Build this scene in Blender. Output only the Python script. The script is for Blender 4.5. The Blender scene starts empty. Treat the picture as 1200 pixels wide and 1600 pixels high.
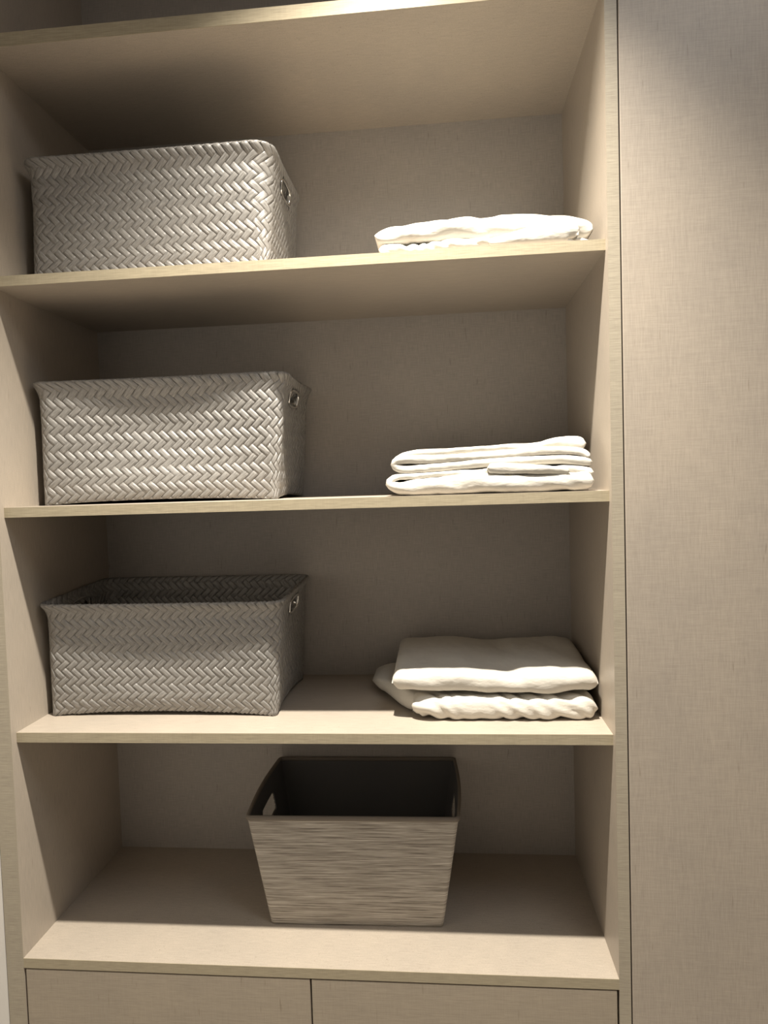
import bpy, bmesh, math, random
import numpy as np
from mathutils import Vector, Matrix, noise

SC = bpy.context.scene
COL = SC.collection
W, D = 0.93, 0.33                      # inner width and depth of the shelving bay
ZA, ZB, ZC, ZD = 1.4455, 1.0815, 0.7225, 0.3625   # shelf tops
TS, TA, TP, TL, SET = 0.0158, 0.0200, 0.0167, 0.0285, 0.0133
FLOOR_Z, CEIL_Z = -0.66, 1.842

# ------------------------------------------------------------------ camera
cam = bpy.data.cameras.new('camera')
camo = bpy.data.objects.new('camera', cam)
COL.objects.link(camo)
camo.location = (0.6921, -0.9797, 0.7416)
camo.rotation_euler = (1.527, 0.0305, 0.0889)
cam.sensor_fit = 'VERTICAL'
cam.sensor_height = 36.0
cam.lens = 1042.6 / 1600 * 36.0
cam.shift_x = -1.3 / 1600
cam.shift_y = 2.0 / 1600
cam.clip_start = 0.02
SC.camera = camo

# ------------------------------------------------------------------ light
SC.view_settings.view_transform = 'Standard'
SC.view_settings.look = 'None'
SC.view_settings.gamma = 1.0
SC.view_settings.use_curve_mapping = False
SC.view_settings.exposure = 0.0

wd = bpy.data.worlds.new('world'); SC.world = wd
wd.use_nodes = True
wd.node_tree.nodes['Background'].inputs[0].default_value = (0.9, 0.93, 1.0, 1)
wd.node_tree.nodes['Background'].inputs[1].default_value = 0.05

def spot(name, loc, target, energy, angle, blend, radius, col):
    l = bpy.data.lights.new(name, 'SPOT')
    l.energy = energy; l.spot_size = math.radians(angle); l.spot_blend = blend
    l.shadow_soft_size = radius; l.color = col
    o = bpy.data.objects.new(name, l); COL.objects.link(o)
    o.location = loc
    d = Vector(target) - Vector(loc)
    o.rotation_euler = d.to_track_quat('-Z', 'Y').to_euler()
    return o
def area(name, loc, target, energy, sx, sy, col):
    l = bpy.data.lights.new(name, 'AREA')
    l.shape = 'RECTANGLE'; l.size = sx; l.size_y = sy; l.energy = energy; l.color = col
    o = bpy.data.objects.new(name, l); COL.objects.link(o)
    o.location = loc
    o.rotation_euler = (Vector(target) - Vector(loc)).to_track_quat('-Z', 'Y').to_euler()
    return o
# the recessed ceiling downlight in front of the shelves, and an unseen cooler fill added further right
spot('downlight', (0.61, -0.317, 1.825), (0.61, -0.317, 0.0), 248.0, 97.0, 1.0, 0.020, (1.0, 0.92, 0.79))
area('added_fill_light', (1.25, -0.75, 1.835), (1.25, -0.75, 0.0), 4.8, 0.5, 0.5, (0.95, 0.97, 1.0))  # added fill to lift the door top and upper compartments

# ------------------------------------------------------------------ materials
def new_mat(name):
    m = bpy.data.materials.new(name); m.use_nodes = True
    nt = m.node_tree
    b = nt.nodes['Principled BSDF']
    return m, nt, b
def N(nt, typ, **kw):
    n = nt.nodes.new(typ)
    for k, v in kw.items(): setattr(n, k, v)
    return n
def ramp(nt, src, stops):
    r = N(nt, 'ShaderNodeValToRGB')
    e = r.color_ramp.elements
    e[0].position, e[0].color = stops[0][0], (*stops[0][1], 1)
    e[1].position, e[1].color = stops[-1][0], (*stops[-1][1], 1)
    for p, c in stops[1:-1]:
        x = e.new(p); x.color = (*c, 1)
    nt.links.new(src, r.inputs[0])
    return r.outputs[0]
def streak(nt, scale, detail=3.0, rough=0.6, coord='Object'):
    tc = N(nt, 'ShaderNodeTexCoord'); mp = N(nt, 'ShaderNodeMapping')
    mp.inputs['Scale'].default_value = scale
    nt.links.new(tc.outputs[coord], mp.inputs[0])
    t = N(nt, 'ShaderNodeTexNoise'); t.inputs['Scale'].default_value = 1.0
    t.inputs['Detail'].default_value = detail; t.inputs['Roughness'].default_value = rough
    nt.links.new(mp.outputs[0], t.inputs['Vector'])
    return t.outputs[0]
def math_n(nt, op, a, b):
    n = N(nt, 'ShaderNodeMath', operation=op)
    for i, v in enumerate((a, b)):
        if isinstance(v, (int, float)): n.inputs[i].default_value = v
        else: nt.links.new(v, n.inputs[i])
    return n.outputs[0]
def bump(nt, b, h, strength, dist):
    n = N(nt, 'ShaderNodeBump'); n.inputs['Strength'].default_value = strength
    n.inputs['Distance'].default_value = dist
    nt.links.new(h, n.inputs['Height']); nt.links.new(n.outputs[0], b.inputs['Normal'])

def linen(name, col, amt=0.16, vertical=0.5, rough=0.42, slubs=True):
    """laminate printed with a linen weave: fine threads both ways and sparse slubs"""
    m, nt, b = new_mat(name)
    h = streak(nt, (40, 1100, 1100)); v = streak(nt, (1100, 1100, 40))
    mix = N(nt, 'ShaderNodeMix', data_type='FLOAT')
    mix.inputs[0].default_value = vertical
    nt.links.new(h, mix.inputs[2]); nt.links.new(v, mix.inputs[3])
    f = mix.outputs[0]
    lo = tuple(c * (1 - amt) for c in col); hi = tuple(min(1, c * (1 + amt)) for c in col)
    c1 = ramp(nt, f, [(0.36, lo), (0.64, hi)])
    out = c1
    if slubs:
        s = streak(nt, (260, 260, 26), 1.0)
        k = ramp(nt, s, [(0.70, (1, 1, 1)), (0.80, (0.78, 0.76, 0.74))])
        big = streak(nt, (6, 6, 6), 2.0)
        kb = ramp(nt, big, [(0.3, (0.94, 0.94, 0.95)), (0.7, (1.04, 1.03, 1.02))])
        for src in (k, kb):
            mu = N(nt, 'ShaderNodeMix', data_type='RGBA', blend_type='MULTIPLY')
            mu.inputs[0].default_value = 1.0
            nt.links.new(out, mu.inputs[6]); nt.links.new(src, mu.inputs[7])
            out = mu.outputs[2]
    nt.links.new(out, b.inputs['Base Color'])
    b.inputs['Roughness'].default_value = rough
    b.inputs['Specular IOR Level'].default_value = 0.35
    bump(nt, b, f, 0.12, 0.0006)
    return m
WOOD = (0.43, 0.378, 0.317)
M_panel = linen('beige_linen_laminate', WOOD)
M_edge = linen('beige_edge_banding', (0.37, 0.322, 0.232), 0.16, 0.2, slubs=False)
M_band = linen('ribbed_edge_banding', (0.375, 0.334, 0.266), 0.16, 0.15, slubs=False)
M_back = linen('grey_beige_linen_laminate', (0.43, 0.405, 0.378))
M_drawer = linen('shaded_drawer_laminate', (0.36, 0.312, 0.25), 0.11, 0.3)  # same laminate as the rest, darkened to stand for grazing light
M_door = linen('door_linen_laminate', (0.40, 0.352, 0.298), 0.12, 0.55)

def plain(name, col, rough=0.6, metal=0.0, spec=0.4):
    m, nt, b = new_mat(name)
    t = streak(nt, (9, 9, 9), 4.0)
    c = ramp(nt, t, [(0.3, tuple(x * 0.95 for x in col)), (0.7, col)])
    nt.links.new(c, b.inputs['Base Color'])
    b.inputs['Roughness'].default_value = rough; b.inputs['Metallic'].default_value = metal
    b.inputs['Specular IOR Level'].default_value = spec
    return m
M_wall = plain('cream_wall_paint', (0.62, 0.60, 0.575), 0.7)
M_ceiling = plain('white_ceiling_paint', (0.78, 0.76, 0.73), 0.8)
M_floor = plain('pale_oak_floor', (0.50, 0.455, 0.40), 0.45)
M_gap = plain('recess_shade', (0.05, 0.042, 0.034), 0.9)  # near-black colour stands for the shade in gaps between fronts
M_chrome = plain('polished_chrome', (0.82, 0.82, 0.80), 0.12, 1.0)

def weave_mat():
    m, nt, b = new_mat('grey_woven_strap')
    tc = N(nt, 'ShaderNodeTexCoord'); mp = N(nt, 'ShaderNodeMapping')
    mp.inputs['Scale'].default_value = (9, 0.9, 1)
    nt.links.new(tc.outputs['UV'], mp.inputs[0])
    t = N(nt, 'ShaderNodeTexNoise'); t.inputs['Scale'].default_value = 1.0
    t.inputs['Detail'].default_value = 3.0
    nt.links.new(mp.outputs[0], t.inputs['Vector'])
    c = ramp(nt, t.outputs[0], [(0.33, (0.150, 0.144, 0.137)), (0.5, (0.252, 0.243, 0.232)), (0.67, (0.375, 0.363, 0.348))])
    nt.links.new(c, b.inputs['Base Color'])
    b.inputs['Roughness'].default_value = 0.46
    b.inputs['Specular IOR Level'].default_value = 0.8
    b.inputs['Anisotropic'].default_value = 0.8
    tg = N(nt, 'ShaderNodeTangent', direction_type='UV_MAP', uv_map='UVMap')
    nt.links.new(tg.outputs[0], b.inputs['Tangent'])
    b.inputs['Anisotropic Rotation'].default_value = 0.0
    bump(nt, b, t.outputs[0], 0.25, 0.0006)
    return m
M_weave = weave_mat()

def sheet_mat():
    m, nt, b = new_mat('white_cotton')
    f = streak(nt, (1500, 1500, 1500), 2.0)
    t = streak(nt, (26, 26, 60), 3.0)
    c = ramp(nt, t, [(0.3, (0.585, 0.56, 0.51)), (0.7, (0.62, 0.597, 0.545))])
    nt.links.new(c, b.inputs['Base Color'])
    b.inputs['Roughness'].default_value = 0.75
    b.inputs['Specular IOR Level'].default_value = 0.2
    bump(nt, b, math_n(nt, 'ADD', math_n(nt, 'MULTIPLY', t, 2.2), math_n(nt, 'MULTIPLY', f, 0.15)), 0.35, 0.003)
    return m
M_sheet = sheet_mat()

def bin_mat():
    m, nt, b = new_mat('striated_taupe_fabric')
    a = streak(nt, (10, 10, 760), 4.0, 0.7)
    d = streak(nt, (16, 16, 420), 3.0)
    s = math_n(nt, 'ADD', math_n(nt, 'MULTIPLY', a, 0.6), math_n(nt, 'MULTIPLY', d, 0.4))
    c = ramp(nt, s, [(0.38, (0.11, 0.094, 0.078)), (0.455, (0.31, 0.277, 0.238)), (0.53, (0.43, 0.392, 0.342)), (0.62, (0.62, 0.58, 0.52))])
    nt.links.new(c, b.inputs['Base Color'])
    b.inputs['Roughness'].default_value = 0.7
    bump(nt, b, s, 0.5, 0.0012)
    return m
M_bin = bin_mat()
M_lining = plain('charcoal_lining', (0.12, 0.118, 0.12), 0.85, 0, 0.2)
M_trim = plain('brown_binding_tape', (0.19, 0.163, 0.135), 0.7)

# ------------------------------------------------------------------ helpers
def link_mesh(name, me, mat, parent=None, smooth=False):
    o = bpy.data.objects.new(name, me); COL.objects.link(o)
    if mat: me.materials.append(mat)
    if parent: o.parent = parent
    if smooth:
        me.polygons.foreach_set('use_smooth', [True] * len(me.polygons))
    return o
def box(name, lo, hi, mat, parent=None, bev=0.0006, org=None):
    """a bevelled board; mesh coordinates stay in metres so the weave keeps its scale"""
    lo, hi = Vector(lo), Vector(hi)
    org = Vector(org) if org is not None else Vector((0, 0, 0))
    bm = bmesh.new()
    bmesh.ops.create_cube(bm, size=1.0)
    c, s = (lo + hi) / 2, hi - lo
    for v in bm.verts:
        v.co = Vector((v.co.x * s.x, v.co.y * s.y, v.co.z * s.z)) + c - org
    if bev:
        bmesh.ops.bevel(bm, geom=bm.edges[:], offset=bev, segments=2, affect='EDGES', profile=0.5)
    me = bpy.data.meshes.new(name); bm.to_mesh(me); bm.free()
    return link_mesh(name, me, mat, parent)
def empty(name, loc, label, cat, group=None):
    o = bpy.data.objects.new(name, None); COL.objects.link(o)
    o.empty_display_size = 0.05
    o.location = loc; o['label'] = label; o['category'] = cat
    if group: o['group'] = group
    return o
def tag(o, label, cat, group=None):
    o['label'] = label; o['category'] = cat
    if group: o['group'] = group
    return o
def struct(name, lo, hi, mat, label):
    o = box(name, lo, hi, mat, bev=0)
    o['kind'] = 'structure'; o['label'] = label; o['category'] = name.split('_')[0]
    return o

# ------------------------------------------------------------------ the room
XL, XR, YB = -TL - 0.001, 1.9, -1.75
struct('floor', (XL - 0.1, YB - 0.1, FLOOR_Z - 0.05), (XR + 0.1, D + 0.15, FLOOR_Z), M_floor, 'pale floor of the closet')
struct('ceiling', (XL - 0.1, YB - 0.1, CEIL_Z), (XR + 0.1, D + 0.15, CEIL_Z + 0.05), M_ceiling, 'white ceiling above the closet')
struct('wall_left', (XL - 0.1, YB, FLOOR_Z), (XL, D + 0.05, CEIL_Z), M_wall, 'cream wall beside the left edge of the shelving')
struct('wall_right', (XR, YB, FLOOR_Z), (XR + 0.1, D + 0.05, CEIL_Z), M_wall, 'cream wall right of the cabinet')
struct('wall_back', (XL, D + 0.03, FLOOR_Z), (XR, D + 0.13, CEIL_Z), M_wall, 'cream wall behind the shelving')
struct('wall_front', (XL, YB - 0.1, FLOOR_Z), (XR, YB, CEIL_Z), M_wall, 'cream wall facing the shelving')

# ------------------------------------------------------------------ shelving unit
TOPZ = 1.80
unit = empty('shelving_unit', (0, 0, FLOOR_Z), 'tall built-in open shelving unit of beige linen-look laminate with two drawers', 'shelving')
O = unit.location
def ubox(name, lo, hi, mat, **k): return box(name, lo, hi, mat, unit, org=O, **k)
for x0, x1 in ((-TL, 0), (W, W + TP)):
    s = ubox('side_panel', (x0, 0.001, FLOOR_Z), (x1, D + 0.008, TOPZ), M_panel, bev=0)
    e = box('edge_banding', (x0, 0, FLOOR_Z), (x1, 0.001, TOPZ), M_band, s, org=O, bev=0)
    e['label'] = 'finely ribbed front edge strip'
ubox('back_panel', (0, D, FLOOR_Z + 0.06), (W, D + 0.008, TOPZ), M_back, bev=0)
ubox('top_panel', (0, 0, TOPZ - 0.018), (W, D, TOPZ), M_panel)
def shelf(z, t, y0=SET):
    s = ubox('shelf', (0, y0 + 0.001, z - t), (W, D, z), M_panel, bev=0)
    e = box('edge_banding', (0, y0, z - t), (W, y0 + 0.001, z), M_edge, s, org=O, bev=0.0)
    e['label'] = 'streaked front edge strip'
    return s
shelf(ZA, TA); shelf(ZB, TS); shelf(ZC, TS); shelf(ZD, TS)
shelf(0.0, TS, 0.0)
XM = 0.4665
DZ = -0.335
for x0, x1 in ((0.003, XM - 0.0012), (XM + 0.0012, W - 0.003)):
    d = ubox('drawer', (x0, 0.0005, DZ), (x1, 0.019, -TS - 0.0022), M_drawer, bev=0.001)
for x0, x1 in ((0.003, XM - 0.0012), (XM + 0.0012, W - 0.003)):
    d = ubox('drawer', (x0, 0.0005, FLOOR_Z + 0.065), (x1, 0.019, DZ - 0.003), M_drawer, bev=0.001)
ubox('drawer_gap_backing', (0, 0.021, FLOOR_Z + 0.06), (W, 0.04, -TS), M_gap, bev=0)  # dark sheet added behind the drawer fronts as their gap shade
ubox('plinth', (0, 0.03, FLOOR_Z), (W, 0.05, FLOOR_Z + 0.06), M_panel)

# tall closed cabinet to the right
cab = empty('tall_cabinet', (W + TP, 0, FLOOR_Z), 'tall closed cabinet with flat beige linen-look door right of the open shelves', 'cabinet')
C0 = cab.location
cx0 = W + TP
box('body', (cx0 + 0.0005, 0.022, FLOOR_Z), (XR - 0.002, D + 0.008, TOPZ), M_gap, cab, org=C0)  # body coloured dark to give the door seams their shade
box('door', (cx0 + 0.0022, 0.0003, FLOOR_Z + 0.05), (XR - 0.004, 0.0195, TOPZ), M_door, cab, org=C0, bev=0.001)

# ------------------------------------------------------------------ woven baskets
SP = 0.01465                           # spacing of the straps along a row
def basket(name, cx, cy, z0, bot, rim, shift, H, label, dent=0.008, tilt=0.0, lift=0.006, seed=1, rr=0.0030, rrim=0.024, sag=0.0, rot=0.0):
    """bot / rim = (half width, front half depth, back half depth) outside measures;
    one continuous surface runs up the outside, over the rim and down the inside"""
    rnd = np.random.RandomState(seed)
    a0, b0 = 0.200, 0.112
    r0 = 0.026
    segs = []                          # nominal perimeter: front, corner, right, corner, back, corner, left, corner
    L = [2 * (a0 - r0), math.pi / 2 * r0, 2 * (b0 - r0), math.pi / 2 * r0] * 2
    cum = np.concatenate([[0], np.cumsum(L)])
    P = cum[-1]
    n_u = int(round(P / SP)); 
    def prof(h):                       # h = height / H
        h = np.clip(h, 0, 1.02)
        k = h + 0.10 * np.sin(np.pi * h) 
        fl = np.clip((h - 0.86) / 0.14, 0, 1) ** 2
        return k * 0.55 + fl * 0.45
    def surf(u, v):
        u = np.mod(u * (P / (n_u * SP)), P)
        # outside height and inset
        vo = np.clip(v, 0, H)
        arc = np.clip((v - H) / rr, 0, math.pi)
        vin = np.clip(v - H - math.pi * rr, 0, None)
        h = np.where(v <= H, vo, H - vin)
        hz = h + rr * np.sin(arc)
        under = np.clip(-v, 0, None)
        inset = rr * (1 - np.cos(arc)) + under
        hn = np.clip(h / H, 0, 1)
        k = prof(hn)
        a = bot[0] + (rim[0] - bot[0]) * k - inset
        bf = bot[1] + (rim[1] - bot[1]) * k - inset
        bb = bot[2] + (rim[2] - bot[2]) * k - inset
        r = 0.007 + (rrim - 0.007) * np.clip(hn * 1.5, 0, 1) ** 0.8
        r = np.maximum(r - inset * 0.6, 0.003)
        i = np.clip(np.searchsorted(cum, u, side='right') - 1, 0, 7)
        t = (u - cum[i]) / np.array(L)[i]
        x = np.zeros_like(u); y = np.zeros_like(u)
        ang = t * math.pi / 2
        bell = np.sin(np.pi * t) ** 1.0
        wv = np.sin(np.pi * np.clip(hn, 0, 1) ** 1.35) ** 0.8
        curl = 0.008 * bell ** 0.7 * np.clip(1 - hn / 0.16, 0, 1) ** 1.7
        rimk = 0.35
        dn = dent * bell * np.maximum(wv, rimk * (hn > 0.5))
        dn = dn + curl
        s = i == 0; x = np.where(s, -(a - r) + 2 * (a - r) * t, x); y = np.where(s, -bf + dn, y)
        s = i == 1; x = np.where(s, a - r + r * np.sin(ang), x); y = np.where(s, -bf + r - r * np.cos(ang), y)
        s = i == 2; x = np.where(s, a - 0.6 * dn, x); y = np.where(s, -(bf - r) + (bf + bb - 2 * r) * t, y)
        s = i == 3; x = np.where(s, a - r + r * np.cos(ang), x); y = np.where(s, bb - r + r * np.sin(ang), y)
        s = i == 4; x = np.where(s, (a - r) - 2 * (a - r) * t, x); y = np.where(s, bb - 0.4 * dn, y)
        s = i == 5; x = np.where(s, -(a - r) - r * np.sin(ang), x); y = np.where(s, bb - r + r * np.cos(ang), y)
        s = i == 6; x = np.where(s, -a + 0.6 * dn, x); y = np.where(s, (bb - r) - (bf + bb - 2 * r) * t, y)
        s = i == 7; x = np.where(s, -(a - r) - r * np.cos(ang), x); y = np.where(s, -(bf - r) - r * np.sin(ang), y)
        side = (i % 2 == 0)
        lf = np.where(side, np.sin(np.pi * t) ** 0.6, 0) * lift * np.clip(1 - hn * 3, 0, 1)
        sg = np.where(i == 0, np.sin(np.pi * t), 0) * sag * hn ** 2
        z = hz + lf - sg + tilt * y * hn
        x = x + shift * hn
        return np.stack([x, y, z], -1)
    def frame(u, v):
        e = 2e-4
        p = surf(u, v)
        du = surf(u + e, v) - surf(u - e, v); dv = surf(u, v + e) - surf(u, v - e)
        n = np.cross(du, dv); n /= np.maximum(np.linalg.norm(n, axis=-1, keepdims=True), 1e-12)
        return p, n
    VT = 2 * H + math.pi * rr - 0.004
    # hand holes in the right and left sides
    hz_c, hw, hh = H - 0.0285, 0.030, 0.0115
    ur = (cum[2] + cum[3]) / 2 * (n_u * SP / P); ul = (cum[6] + cum[7]) / 2 * (n_u * SP / P)
    VI = 2 * H + math.pi * rr
    def in_hole(u, v, g=0.0):
        hv = np.minimum(np.abs(v - hz_c), np.abs(VI - v - hz_c))
        hu = np.minimum(np.abs(u - ur), np.abs(u - ul))
        return (hu < hw + g) & (hv < hh + g)
    V = []; F = []; UV = []
    # backing shell, slightly under the straps
    nu, nv = n_u * 3, 84
    uu = np.arange(nu) / nu * n_u * SP
    vv = np.linspace(0.0, VT, nv)
    U, Vv = np.meshgrid(uu, vv, indexing='ij')
    p, n = frame(U, Vv)
    p = p - n * np.where((Vv > H - 0.4 * SP) & (Vv < H + math.pi * rr + 0.4 * SP), 0.0027, 0.0020)[..., None]
    sv = p.reshape(-1, 3)
    sf = []
    for i in range(nu):
        for j in range(nv - 1):
            uc = (uu[i] + 0.5 * SP / 3); vc = (vv[j] + vv[j + 1]) / 2
            if in_hole(uc, vc): continue
            i2 = (i + 1) % nu
            sf.append((i * nv + j, i2 * nv + j, i2 * nv + j + 1, i * nv + j + 1))
    # straps
    w = SP / math.sqrt(2)
    ts = np.array([-1.16, -0.96, -0.55, 0.0, 0.55, 0.96, 1.16])
    hs = np.array([-0.0012, 0.00036, 0.00052, 0.00055, 0.00052, 0.00036, -0.0012])
    cs = np.array([-0.955, -0.87, -0.08, 0.02, 0.12, 0.87, 0.955])
    hc = np.array([-0.0011, 0.0, 0.00005, -0.00008, 0.00003, 0.0, -0.0011])
    Tg, Cg = np.meshgrid(ts, cs, indexing='ij')
    Hg = hs[:, None] + hc[None, :]
    base_v = (H - 0.35 * SP) - 0.25 * SP
    quads = [(a * 7 + b, a * 7 + b + 1, (a + 1) * 7 + b + 1, (a + 1) * 7 + b) for a in range(6) for b in range(6)]
    fl_p = []; fl_uv = []; count = 0
    m0 = int(math.floor(-base_v / (2 * SP))) - 1; m1 = int(math.ceil((VT - base_v) / (2 * SP))) + 1
    for m in range(m0, m1):
        for kind in (0, 1):
            vc = base_v + (0.25 + 2 * m + kind) * SP
            if vc < -0.6 * SP or vc > VT - 0.8 * SP: continue
            for i in range(n_u):
                uc = (i + (0.25 if kind == 0 else 0.75)) * SP
                if in_hole(np.array(uc), np.array(vc), 0.002): continue
                du, dv = ((1, -1) if kind == 0 else (1, 1))
                uu_ = uc + (Tg * w * du + Cg * (w / 2) * (-dv)) / math.sqrt(2)
                vv_ = vc + (Tg * w * dv + Cg * (w / 2) * du) / math.sqrt(2)
                vv_ = np.clip(vv_, -0.02, None)
                hgt = Hg * (1 + 0.25 * rnd.randn())
                fl_p.append((uu_, vv_, hgt + 0.00012 * rnd.randn()))
                o1, o2 = rnd.rand() * 50, rnd.rand() * 50
                fl_uv.append(np.stack([Cg + o1, Tg + o2], -1))
                count += 1
    A = np.array([f[0] for f in fl_p]); B = np.array([f[1] for f in fl_p]); Hh = np.array([f[2] for f in fl_p])
    p, n = frame(A, B)
    p = p + n * Hh[..., None]
    p[..., 2] = np.maximum(p[..., 2], 0.0003)
    fv = p.reshape(-1, 3)
    ns = len(sv)
    faces = list(sf)
    for f in range(count):
        o = ns + f * 49
        faces += [(o + q[0], o + q[1], o + q[2], o + q[3]) for q in quads]
    # base plate
    nb = len(sv) + len(fv)
    ring = surf(uu, np.full_like(uu, 0.002))
    ring[:, 2] = np.maximum(ring[:, 2], 0.002)
    inner = ring * np.array([0.6, 0.6, 0]) + np.array([0, 0, 0.004])
    verts = np.concatenate([sv, fv, ring, inner, [[0, 0, 0.004]]])
    verts[:, 2] = np.maximum(verts[:, 2], 0.0003)
    for i in range(nu):
        i2 = (i + 1) % nu
        faces.append((nb + i, nb + nu + i, nb + nu + i2, nb + i2))
        faces.append((nb + nu + i, nb + 2 * nu, nb + nu + i2))
    me = bpy.data.meshes.new('woven_body')
    me.from_pydata(verts.tolist(), [], faces)
    uvv = np.zeros((len(verts), 2))
    uvv[ns:ns + len(fv)] = np.array(fl_uv).reshape(-1, 2)
    uvl = me.uv_layers.new(name='UVMap')
    idx = np.zeros(len(me.loops), dtype=np.int32); me.loops.foreach_get('vertex_index', idx)
    uvl.data.foreach_set('uv', uvv[idx].astype(np.float32).ravel())
    root = empty(name, (cx, cy, z0), label, 'basket', 'grey herringbone woven baskets on the left')
    root.rotation_euler.z = rot
    link_mesh('woven_body', me, M_weave, root, True)
    # metal frames round the hand holes
    for uc in (ur, ul):
        bm = bmesh.new()
        K, S = 56, 10
        rings = []
        ex = 0.0095
        for k in range(K):
            q = 4 * k / K                        # rounded rectangle by super-ellipse
            t = 2 * math.pi * k / K
            c_, s_ = math.cos(t), math.sin(t)
            eu = (hw + 0.0005) * math.copysign(abs(c_) ** 0.45, c_); ev = (hh + 0.0005) * math.copysign(abs(s_) ** 0.5, s_)
            pu, pv = uc + eu, hz_c + ev
            P0, n0 = frame(np.array([pu]), np.array([pv]))
            P1, _ = frame(np.array([uc + eu * 1.05]), np.array([hz_c + ev * 1.05]))
            out = Vector(P1[0] - P0[0]).normalized(); nn = Vector(n0[0])
            c0 = Vector(P0[0]) - nn * rr
            ring_ = []
            prof_pts = [(-0.0012, -rr - 0.0010), (-0.0012, rr + 0.0012), (-0.0004, rr + 0.0024), (0.0014, rr + 0.0030), (0.0032, rr + 0.0027), (0.0042, rr + 0.0016),
                        (0.0042, rr + 0.0004), (0.0004, rr - 0.001), (0.0004, -rr + 0.0006), (0.0034, -rr - 0.0004), (0.0034, -rr - 0.0018), (0.0008, -rr - 0.0022)]
            for po, pn in prof_pts:
                ring_.append(bm.verts.new(c0 + out * po + nn * pn))
            rings.append(ring_)
        for k in range(K):
            A_, B_ = rings[k], rings[(k + 1) % K]
            for j in range(len(A_)):
                j2 = (j + 1) % len(A_)
                bm.faces.new((A_[j], B_[j], B_[j2], A_[j2]))
        bmesh.ops.recalc_face_normals(bm, faces=bm.faces[:])
        me2 = bpy.data.meshes.new('handle_frame'); bm.to_mesh(me2); bm.free()
        o = link_mesh('handle_frame', me2, M_chrome, root, True)
        o['label'] = 'shiny chrome frame of the hand hole'
    return root

basket('woven_basket', 0.220, 0.195, ZB, (0.199, 0.108, 0.108), (0.211, 0.128, 0.112), 0.006, 0.202,
       'grey woven basket on the top visible shelf, seen from below its rim', dent=0.006, seed=3, rrim=0.032)
basket('woven_basket', 0.2185, 0.195, ZC, (0.201, 0.105, 0.105), (0.219, 0.118, 0.112), 0.007, 0.203,
       'grey woven basket on the second shelf down, its rim level with the eye', dent=0.018, seed=5)
basket('woven_basket', 0.209, 0.195, ZD, (0.196, 0.106, 0.106), (0.211, 0.128, 0.112), 0.007, 0.199,
       'grey woven basket on the third shelf down, open top showing its dark inside', dent=0.006, tilt=0.05, seed=8, sag=0.001)

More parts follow.
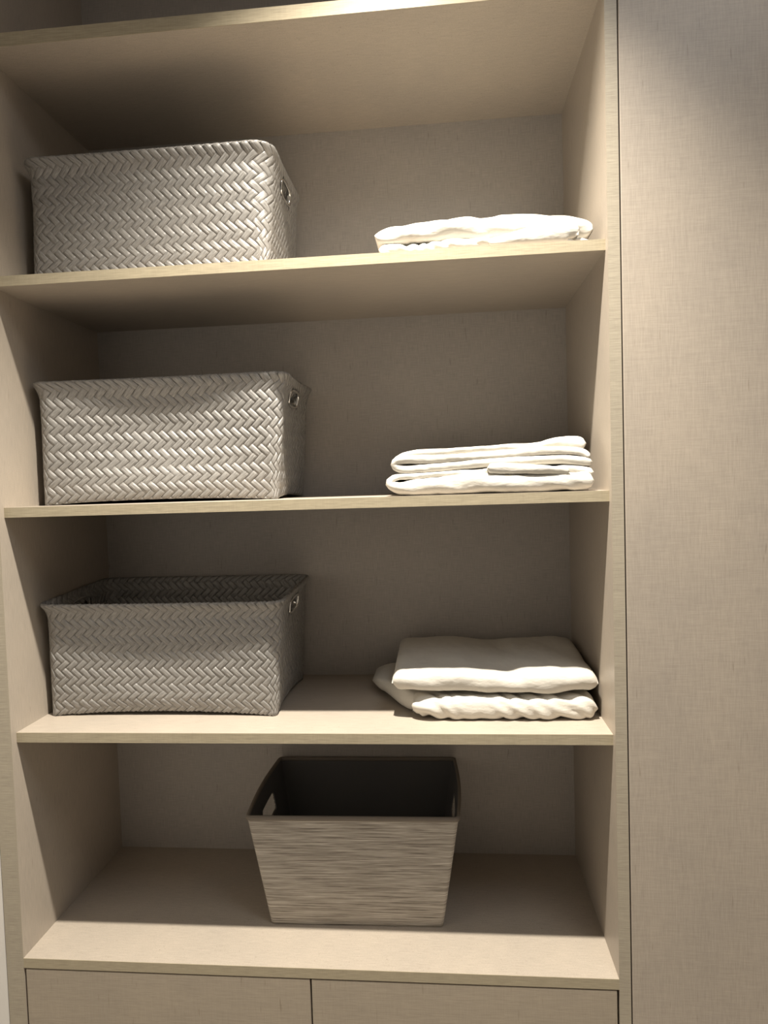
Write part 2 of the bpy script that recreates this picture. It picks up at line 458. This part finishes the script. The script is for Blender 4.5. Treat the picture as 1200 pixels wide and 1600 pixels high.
# ------------------------------------------------------------------ fabric bin
def fabric_bin(cx, z0):
    root = empty('storage_bin', (cx, 0.2045, z0), 'taupe striated fabric storage bin with dark lining on the bottom shelf', 'storage bin')
    root.rotation_euler.z = 0.012
    H = 0.196
    hb, hr = (0.1465, 0.102), (0.1765, 0.121)
    def wall(ins, name, mat, thick, z_lo, z_hi):
        bm = bmesh.new()
        # perimeter parameter: dense points on the four sides, small rounded corners
        per = []
        n1, n2, nc = 70, 60, 5
        def pt(h, kx):
            t = h / H
            a = hb[0] + (hr[0] - hb[0]) * t - ins; b = hb[1] + (hr[1] - hb[1]) * t - ins
            r = max(0.004, 0.007 - ins)
            s, f = kx
            bow = 0.006 * t * t
            if s == 0: return (-(a - r) + 2 * (a - r) * f, -b, h)
            if s == 1: g = f * math.pi / 2; return (a - r + r * math.sin(g), -b + r - r * math.cos(g), h)
            if s == 2: return (a + bow * math.sin(math.pi * f), -(b - r) + 2 * (b - r) * f, h)
            if s == 3: g = f * math.pi / 2; return (a - r + r * math.cos(g), b - r + r * math.sin(g), h)
            if s == 4: return ((a - r) - 2 * (a - r) * f, b, h)
            if s == 5: g = f * math.pi / 2; return (-(a - r) - r * math.sin(g), b - r + r * math.cos(g), h)
            if s == 6: return (-a - bow * math.sin(math.pi * f), (b - r) - 2 * (b - r) * f, h)
            g = f * math.pi / 2; return (-(a - r) - r * math.cos(g), -(b - r) - r * math.sin(g), h)
        for s, n in ((0, n1), (1, nc), (2, n2), (3, nc), (4, n1), (5, nc), (6, n2), (7, nc)):
            per += [(s, k / n) for k in range(n)]
        hv = np.linspace(z_lo, z_hi, 56)
        g = [[bm.verts.new(pt(h, k)) for h in hv] for k in per]
        n = len(per)
        hz, hl, hr_, hv_ = 0.147, 0.040, 0.006, 0.0100
        def inside(y, z):
            dy = max(abs(y) - (hl - hr_), 0.0)
            dz = max(abs(z - hz) - hv_, 0.0)
            return dy * dy + dz * dz < hr_ ** 2
        for i in range(n):
            for j in range(len(hv) - 1):
                A, B = g[i], g[(i + 1) % n]
                q = (A[j], B[j], B[j + 1], A[j + 1])
                c = sum((v.co for v in q), Vector()) / 4
                if abs(c.x) > 0.13 and inside(c.y, c.z) and abs(c.y) < 0.09: continue
                bm.faces.new(q)
        # pull the jagged hole edge onto a smooth stadium outline
        for e in [e for e in bm.edges if e.is_boundary]:
            for v in e.verts:
                if z_lo + 0.002 < v.co.z < z_hi - 0.002 and abs(v.co.x) > 0.13:
                    y0 = max(-(hl - hr_), min(hl - hr_, v.co.y))
                    z0_ = max(hz - hv_, min(hz + hv_, v.co.z))
                    d = Vector((v.co.y - y0, v.co.z - z0_))
                    if d.length > 1e-5:
                        d = d.normalized() * hr_
                        v.co.y, v.co.z = y0 + d.x, z0_ + d.y
        # floor of the bin
        lowest = [g[i][0] for i in range(n)]
        bm.faces.new(lowest[::-1])
        bmesh.ops.delete(bm, geom=[v for v in bm.verts if not v.link_faces], context='VERTS')
        me = bpy.data.meshes.new(name); bm.to_mesh(me); bm.free()
        o = link_mesh(name, me, mat, root, True)
        md = o.modifiers.new('solid', 'SOLIDIFY'); md.thickness = thick; md.offset = -1.0
        return o
    wall(0.0, 'fabric_body', M_bin, 0.0016, 0.0005, H - 0.004)
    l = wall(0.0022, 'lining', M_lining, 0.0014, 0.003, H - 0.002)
    l['label'] = 'dark charcoal inner lining'
    # binding tape round the rim
    bm = bmesh.new(); rings = []
    a, b, r = hr[0], hr[1], 0.007
    pts = []
    for cxx, cyy, a0 in ((a - r, -b + r, -90), (a - r, b - r, 0), (-a + r, b - r, 90), (-a + r, -b + r, 180)):
        for k in range(6):
            g = math.radians(a0 + 90 * k / 5); pts.append((cxx + r * math.cos(g), cyy + r * math.sin(g)))
    dense = []
    for i in range(len(pts)):
        p0, p1 = Vector(pts[i]), Vector(pts[(i + 1) % len(pts)])
        k = max(1, int((p1 - p0).length / 0.012))
        dense += [p0.lerp(p1, q / k) for q in range(k)]
    n = len(dense)
    for i, p in enumerate(dense):
        tan = (dense[(i + 1) % n] - dense[i - 1]).normalized(); nrm = Vector((tan.y, -tan.x))
        q = p.copy()
        if abs(q.x) > a - 0.001: q.x += math.copysign(0.006 * math.cos(math.pi / 2 * q.y / b), q.x)
        ring = []
        for o_, z_ in ((0.0008, H - 0.006), (0.0011, H - 0.003), (0.0006, H + 0.0004), (-0.0016, H + 0.001), (-0.0042, H + 0.0004), (-0.0047, H - 0.003), (-0.0045, H - 0.006)):
            ring.append(bm.verts.new((q.x + nrm.x * o_, q.y + nrm.y * o_, z_)))
        rings.append(ring)
    for i in range(n):
        A, B = rings[i], rings[(i + 1) % n]
        for j in range(len(A)):
            j2 = (j + 1) % len(A)
            bm.faces.new((A[j], B[j], B[j2], A[j2]))
    bmesh.ops.recalc_face_normals(bm, faces=bm.faces[:])
    me = bpy.data.meshes.new('rim_binding'); bm.to_mesh(me); bm.free()
    o = link_mesh('rim_binding', me, M_trim, root, True)
    o['label'] = 'dark brown binding tape round the rim'
    return root
fabric_bin(0.5235, 0.0)

# ------------------------------------------------------------------ folded sheets
def catmull(pts, n):
    pts = np.array(pts, float)
    ext = np.vstack([2 * pts[0] - pts[1], pts, 2 * pts[-1] - pts[-2]])
    out = []
    per = 24
    for i in range(len(pts) - 1):
        p0, p1, p2, p3 = ext[i:i + 4]
        for k in range(per):
            t = k / per
            out.append(0.5 * (2 * p1 + (p2 - p0) * t + (2 * p0 - 5 * p1 + 4 * p2 - p3) * t * t + (3 * p1 - p0 - 3 * p2 + p3) * t ** 3))
    out.append(pts[-1]); out = np.array(out)
    d = np.concatenate([[0], np.cumsum(np.linalg.norm(np.diff(out[:, :2], axis=0), axis=1))])
    s = np.linspace(0, d[-1], n)
    return np.stack([np.interp(s, d, out[:, c]) for c in range(out.shape[1])], -1), d[-1]
def fbm(p, sc, seed):
    q = Vector((p[0] * sc[0] + seed * 7.3, p[1] * sc[1] - seed * 3.1, p[2] * sc[2] + seed * 1.7))
    return noise.noise(q) + 0.5 * noise.noise(q * 2.1)
def sweep_cloth(bm, path, yb, seed, zmin, amp=0.0016, sc=(14, 10, 34), diag=0.0, fine=0.0006, step=0.0035, backslope=0.0, xmax=W - 0.004, lo=None, hi=None, ridge=None):
    """a padded fold of cloth: path points are (x, z, thickness, front y); swept as a soft-edged
    slab that runs back to yb; wrinkled by noise"""
    length = sum(math.hypot(path[i + 1][0] - path[i][0], path[i + 1][1] - path[i][1]) for i in range(len(path) - 1))
    n = max(24, int(length / step))
    pp, L = catmull(path, n)
    # rounded ends
    T = np.gradient(pp[:, :2], axis=0); T /= np.linalg.norm(T, axis=1, keepdims=True)
    ends = []
    s = np.linspace(0, L, n)
    taper = np.ones(n)
    for i in range(n):
        e = min(s[i], L - s[i]); th = pp[i, 2] * 0.5
        if e < th: taper[i] = math.sqrt(max(0.0, 1 - ((th - e) / th) ** 2))
    nf, ntop = 11, 34
    rings = []
    for i in range(n):
        x, z, th, yf = pp[i]; tx, tz = T[i]; nx, nz = -tz, tx
        r = th / 2 * max(taper[i], 0.03)
        rd = min(r, (yb - yf) * 0.49)
        prof = []
        yl = yb - rd
        for k in range(ntop):                    # top, back to front (denser at the front)
            f = (k / ntop)
            prof.append((yl + (yf + rd - yl) * (1 - (1 - f) ** 1.6), r))
        for k in range(nf):
            g = math.pi / 2 - math.pi * k / (nf - 1)
            prof.append((yf + rd - rd * max(math.cos(g), 0.0) ** 0.9, r * math.sin(g)))
        for k in range(1, 12):
            f = k / 11
            prof.append((yf + rd + (yl - yf - rd) * f, -r))
        for k in range(1, 5):
            g = -math.pi / 2 - math.pi * k / 5
            prof.append((yl - rd * math.cos(g), r * math.sin(g)))
        ring = []
        for (y, o) in prof:
            p = Vector((x + nx * o, y, z + nz * o + backslope * (y - yf)))
            w1 = fbm((p.x + diag * p.z * 3 , p.y + 0.3 * p.x, p.z), sc, seed)
            w2 = fbm((p.x + diag * p.z, p.y, p.z), (sc[0] * 3.2, sc[1] * 2.5, sc[2] * 2.4), seed + 5)
            k1 = amp * w1 + fine * w2
            if ridge:
                ph = (p.x + ridge[2] * p.z + 0.6 * p.y + 0.03 * noise.noise(Vector((p.x * 16, p.z * 14, seed)))) / ridge[1]
                k1 += ridge[0] * (abs(math.sin(math.pi * ph)) - 0.7) * max(0.15, 0.75 + 1.1 * noise.noise(Vector((p.x * 13, seed, 1.0))))
            dirv = Vector((nx * o, -max(0.0, (yf + rd - y)) , nz * o))
            if dirv.length > 1e-7: p += dirv.normalized() * k1
            yw = 0.003 * noise.noise(Vector((p.x * 18 + seed, p.z * 60, 0.3)))
            if y < yf + 0.03: p.y += yw
            if hi: p.z = min(p.z, float(np.interp(p.x, [q[0] for q in hi], [q[1] for q in hi])) - 0.0004)
            if lo: p.z = max(p.z, float(np.interp(p.x, [q[0] for q in lo], [q[1] for q in lo])) + 0.0004)
            p.z = max(p.z, zmin); p.x = min(p.x, xmax); p.y = min(p.y, D - 0.003)
            ring.append(bm.verts.new(p))
        rings.append(ring)
    m = len(rings[0])
    for i in range(n - 1):
        A, B = rings[i], rings[i + 1]
        for j in range(m):
            bm.faces.new((A[j], A[(j + 1) % m], B[(j + 1) % m], B[j]))
    bm.faces.new(rings[0]); bm.faces.new(rings[-1][::-1])
def make_sheet(name, parts, label, org, group):
    bm = bmesh.new()
    for kw in parts: sweep_cloth(bm, **kw)
    bmesh.ops.recalc_face_normals(bm, faces=bm.faces[:])
    for v in bm.verts: v.co -= Vector(org)
    me = bpy.data.meshes.new(name); bm.to_mesh(me); bm.free()
    o = link_mesh(name, me, M_sheet, None, True)
    o.location = org
    tag(o, label, 'folded sheet', group)
    return o
GS = 'white folded sheets on the right'
# top visible shelf
z = ZB
SEP = [(.60, z + .018), (.70, z + .0185), (.80, z + .0195), (.86, z + .018), (.885, z + .012), (.90, z + .0065), (.93, z + .0065)]
make_sheet('folded_sheet', [dict(path=[(.604, z + .0085, .016, .026), (.64, z + .0085, .016, .028), (.68, z + .0085, .016, .027), (.72, z + .0095, .018, .021), (.765, z + .0085, .015, .021), (.80, z + .009, .016, .020),
                                       (.84, z + .0085, .015, .020), (.872, z + .006, .011, .020), (.89, z + .0035, .006, .022), (.912, z + .003, .005, .024)],
                                 yb=.27, seed=2, zmin=z + .0004, amp=.0018, sc=(46, 10, 40), diag=.5, ridge=(.0035, .024, .8), hi=SEP),
                            dict(path=[(.765, z + .008, .010, .0185), (.80, z + .0115, .018, .017), (.835, z + .0155, .028, .016), (.868, z + .0185, .035, .0155), (.884, z + .0165, .031, .0155), (.893, z + .009, .016, .017)],
                                 yb=.0290, seed=4, zmin=z + .0004, amp=.0010, sc=(30, 10, 24), diag=.5)],
           'crumpled white folded sheet lying under another on the topmost visible shelf', (.76, .15, z), GS)
make_sheet('folded_sheet', [dict(path=[(.598, z + .0305, .016, .030), (.625, z + .0315, .028, .028), (.69, z + .035, .033, .027), (.735, z + .0365, .0335, .029), (.757, z + .0350, .031, .032), (.80, z + .0375, .0325, .0325),
                                       (.85, z + .036, .031, .0325), (.895, z + .030, .030, .0315), (.918, z + .0215, .025, .030)],
                                 yb=.27, seed=6, zmin=z + .0005, amp=.0020, sc=(18, 10, 26), diag=.5, ridge=(.0022, .07, 2.2), lo=SEP)],
           'puffy white folded sheet topping the pair on the topmost visible shelf', (.76, .15, z + .02), GS)
# second shelf
z = ZC
SEP = [(.60, z + .0335), (.66, z + .0345), (.74, z + .038), (.80, z + .0395), (.87, z + .0395), (.93, z + .0345)]
make_sheet('folded_sheet', [dict(path=[(.911, z + .0145, .029, .022), (.86, z + .0140, .027, .019), (.80, z + .0145, .028, .018), (.76, z + .0160, .031, .019), (.735, z + .0165, .032, .019), (.70, z + .0145, .028, .020), (.65, z + .0125, .024, .022), (.622, z + .0125, .018, .024),
                                       (.609, z + .0205, .011, .028), (.622, z + .0285, .009, .031), (.66, z + .0300, .009, .032), (.73, z + .0325, .009, .032), (.80, z + .033, .012, .032), (.88, z + .031, .014, .032), (.912, z + .027, .012, .030)],
                                 yb=.27, seed=11, zmin=z + .0004, amp=.0024, sc=(26, 10, 26), diag=.8, hi=SEP),
                            dict(path=[(.756, z + .0378, .0170, .0205), (.80, z + .0360, .0160, .0205), (.84, z + .0330, .0135, .0205), (.876, z + .0295, .009, .0215)],
                                 yb=.0335, seed=14, zmin=z + .001, amp=.0010, sc=(26, 10, 26))],
           'white folded sheet with a loose flap, lower of the pair on the second shelf down', (.76, .15, z), GS)
make_sheet('folded_sheet', [dict(path=[(.911, z + .042, .0135, .0365), (.86, z + .0475, .014, .0355), (.76, z + .0465, .013, .0355), (.68, z + .0415, .012, .0345), (.632, z + .0405, .012, .0345), (.6165, z + .048, .012, .035),
                                       (.632, z + .0545, .012, .036), (.70, z + .0545, .0125, .0365), (.79, z + .0595, .0125, .037), (.87, z + .0615, .012, .037), (.899, z + .058, .011, .037), (.908, z + .050, .009, .037)],
                                 yb=.27, seed=21, zmin=z + .001, amp=.0017, sc=(18, 10, 24), diag=.6, lo=SEP),
                            dict(path=[(.908, z + .0715, .022, .060), (.87, z + .0725, .020, .056), (.835, z + .0695, .013, .049), (.78, z + .0675, .012, .043), (.70, z + .0655, .011, .040), (.645, z + .064, .010, .040), (.625, z + .060, .009, .041), (.6165, z + .052, .008, .042)],
                                 yb=.27, seed=23, zmin=z + .001, amp=.0017, sc=(18, 10, 24), diag=.6, lo=SEP)],
           'white sheet folded in several thick layers, upper of the pair on the second shelf down', (.76, .15, z + .04), GS)
# third shelf
z = ZD
SEP = [(.55, z + .038), (.93, z + .040)]
make_sheet('folded_sheet', [dict(path=[(.632, z + .012, .022, .076), (.648, z + .0185, .034, .067), (.70, z + .0195, .038, .063), (.78, z + .019, .038, .065), (.86, z + .0185, .037, .065), (.905, z + .018, .036, .067), (.922, z + .018, .030, .074)],
                                 yb=.29, seed=31, zmin=z + .0004, amp=.0016, sc=(30, 12, 20), fine=.0004, ridge=(.0046, .030, 1.7), hi=SEP),
                            dict(path=[(.550, z + .016, .006, .235), (.564, z + .019, .020, .200), (.588, z + .021, .028, .160), (.615, z + .019, .030, .118), (.635, z + .017, .030, .100), (.66, z + .017, .030, .10)],
                                 yb=.295, seed=33, zmin=z + .0006, amp=.0018, hi=SEP)],
           'rumpled white folded sheet with diagonal creases, bottom of the pair on the third shelf down', (.77, .19, z), GS)
make_sheet('folded_sheet', [dict(path=[(.600, z + .058, .018, .075), (.612, z + .0605, .031, .069), (.68, z + .062, .035, .067), (.75, z + .0580, .033, .069), (.79, z + .0570, .032, .070), (.82, z + .0595, .035, .068), (.88, z + .0605, .035, .068), (.912, z + .059, .032, .070), (.924, z + .057, .022, .075)],
                                 yb=.30, seed=41, zmin=z + .010, amp=.0032, sc=(15, 8, 12), backslope=.03, diag=.4, ridge=(.0024, .085, 1.0), lo=SEP)],
           'smooth white folded sheet with shaded top, uppermost of the pair on the third shelf down', (.77, .19, z + .04), GS)
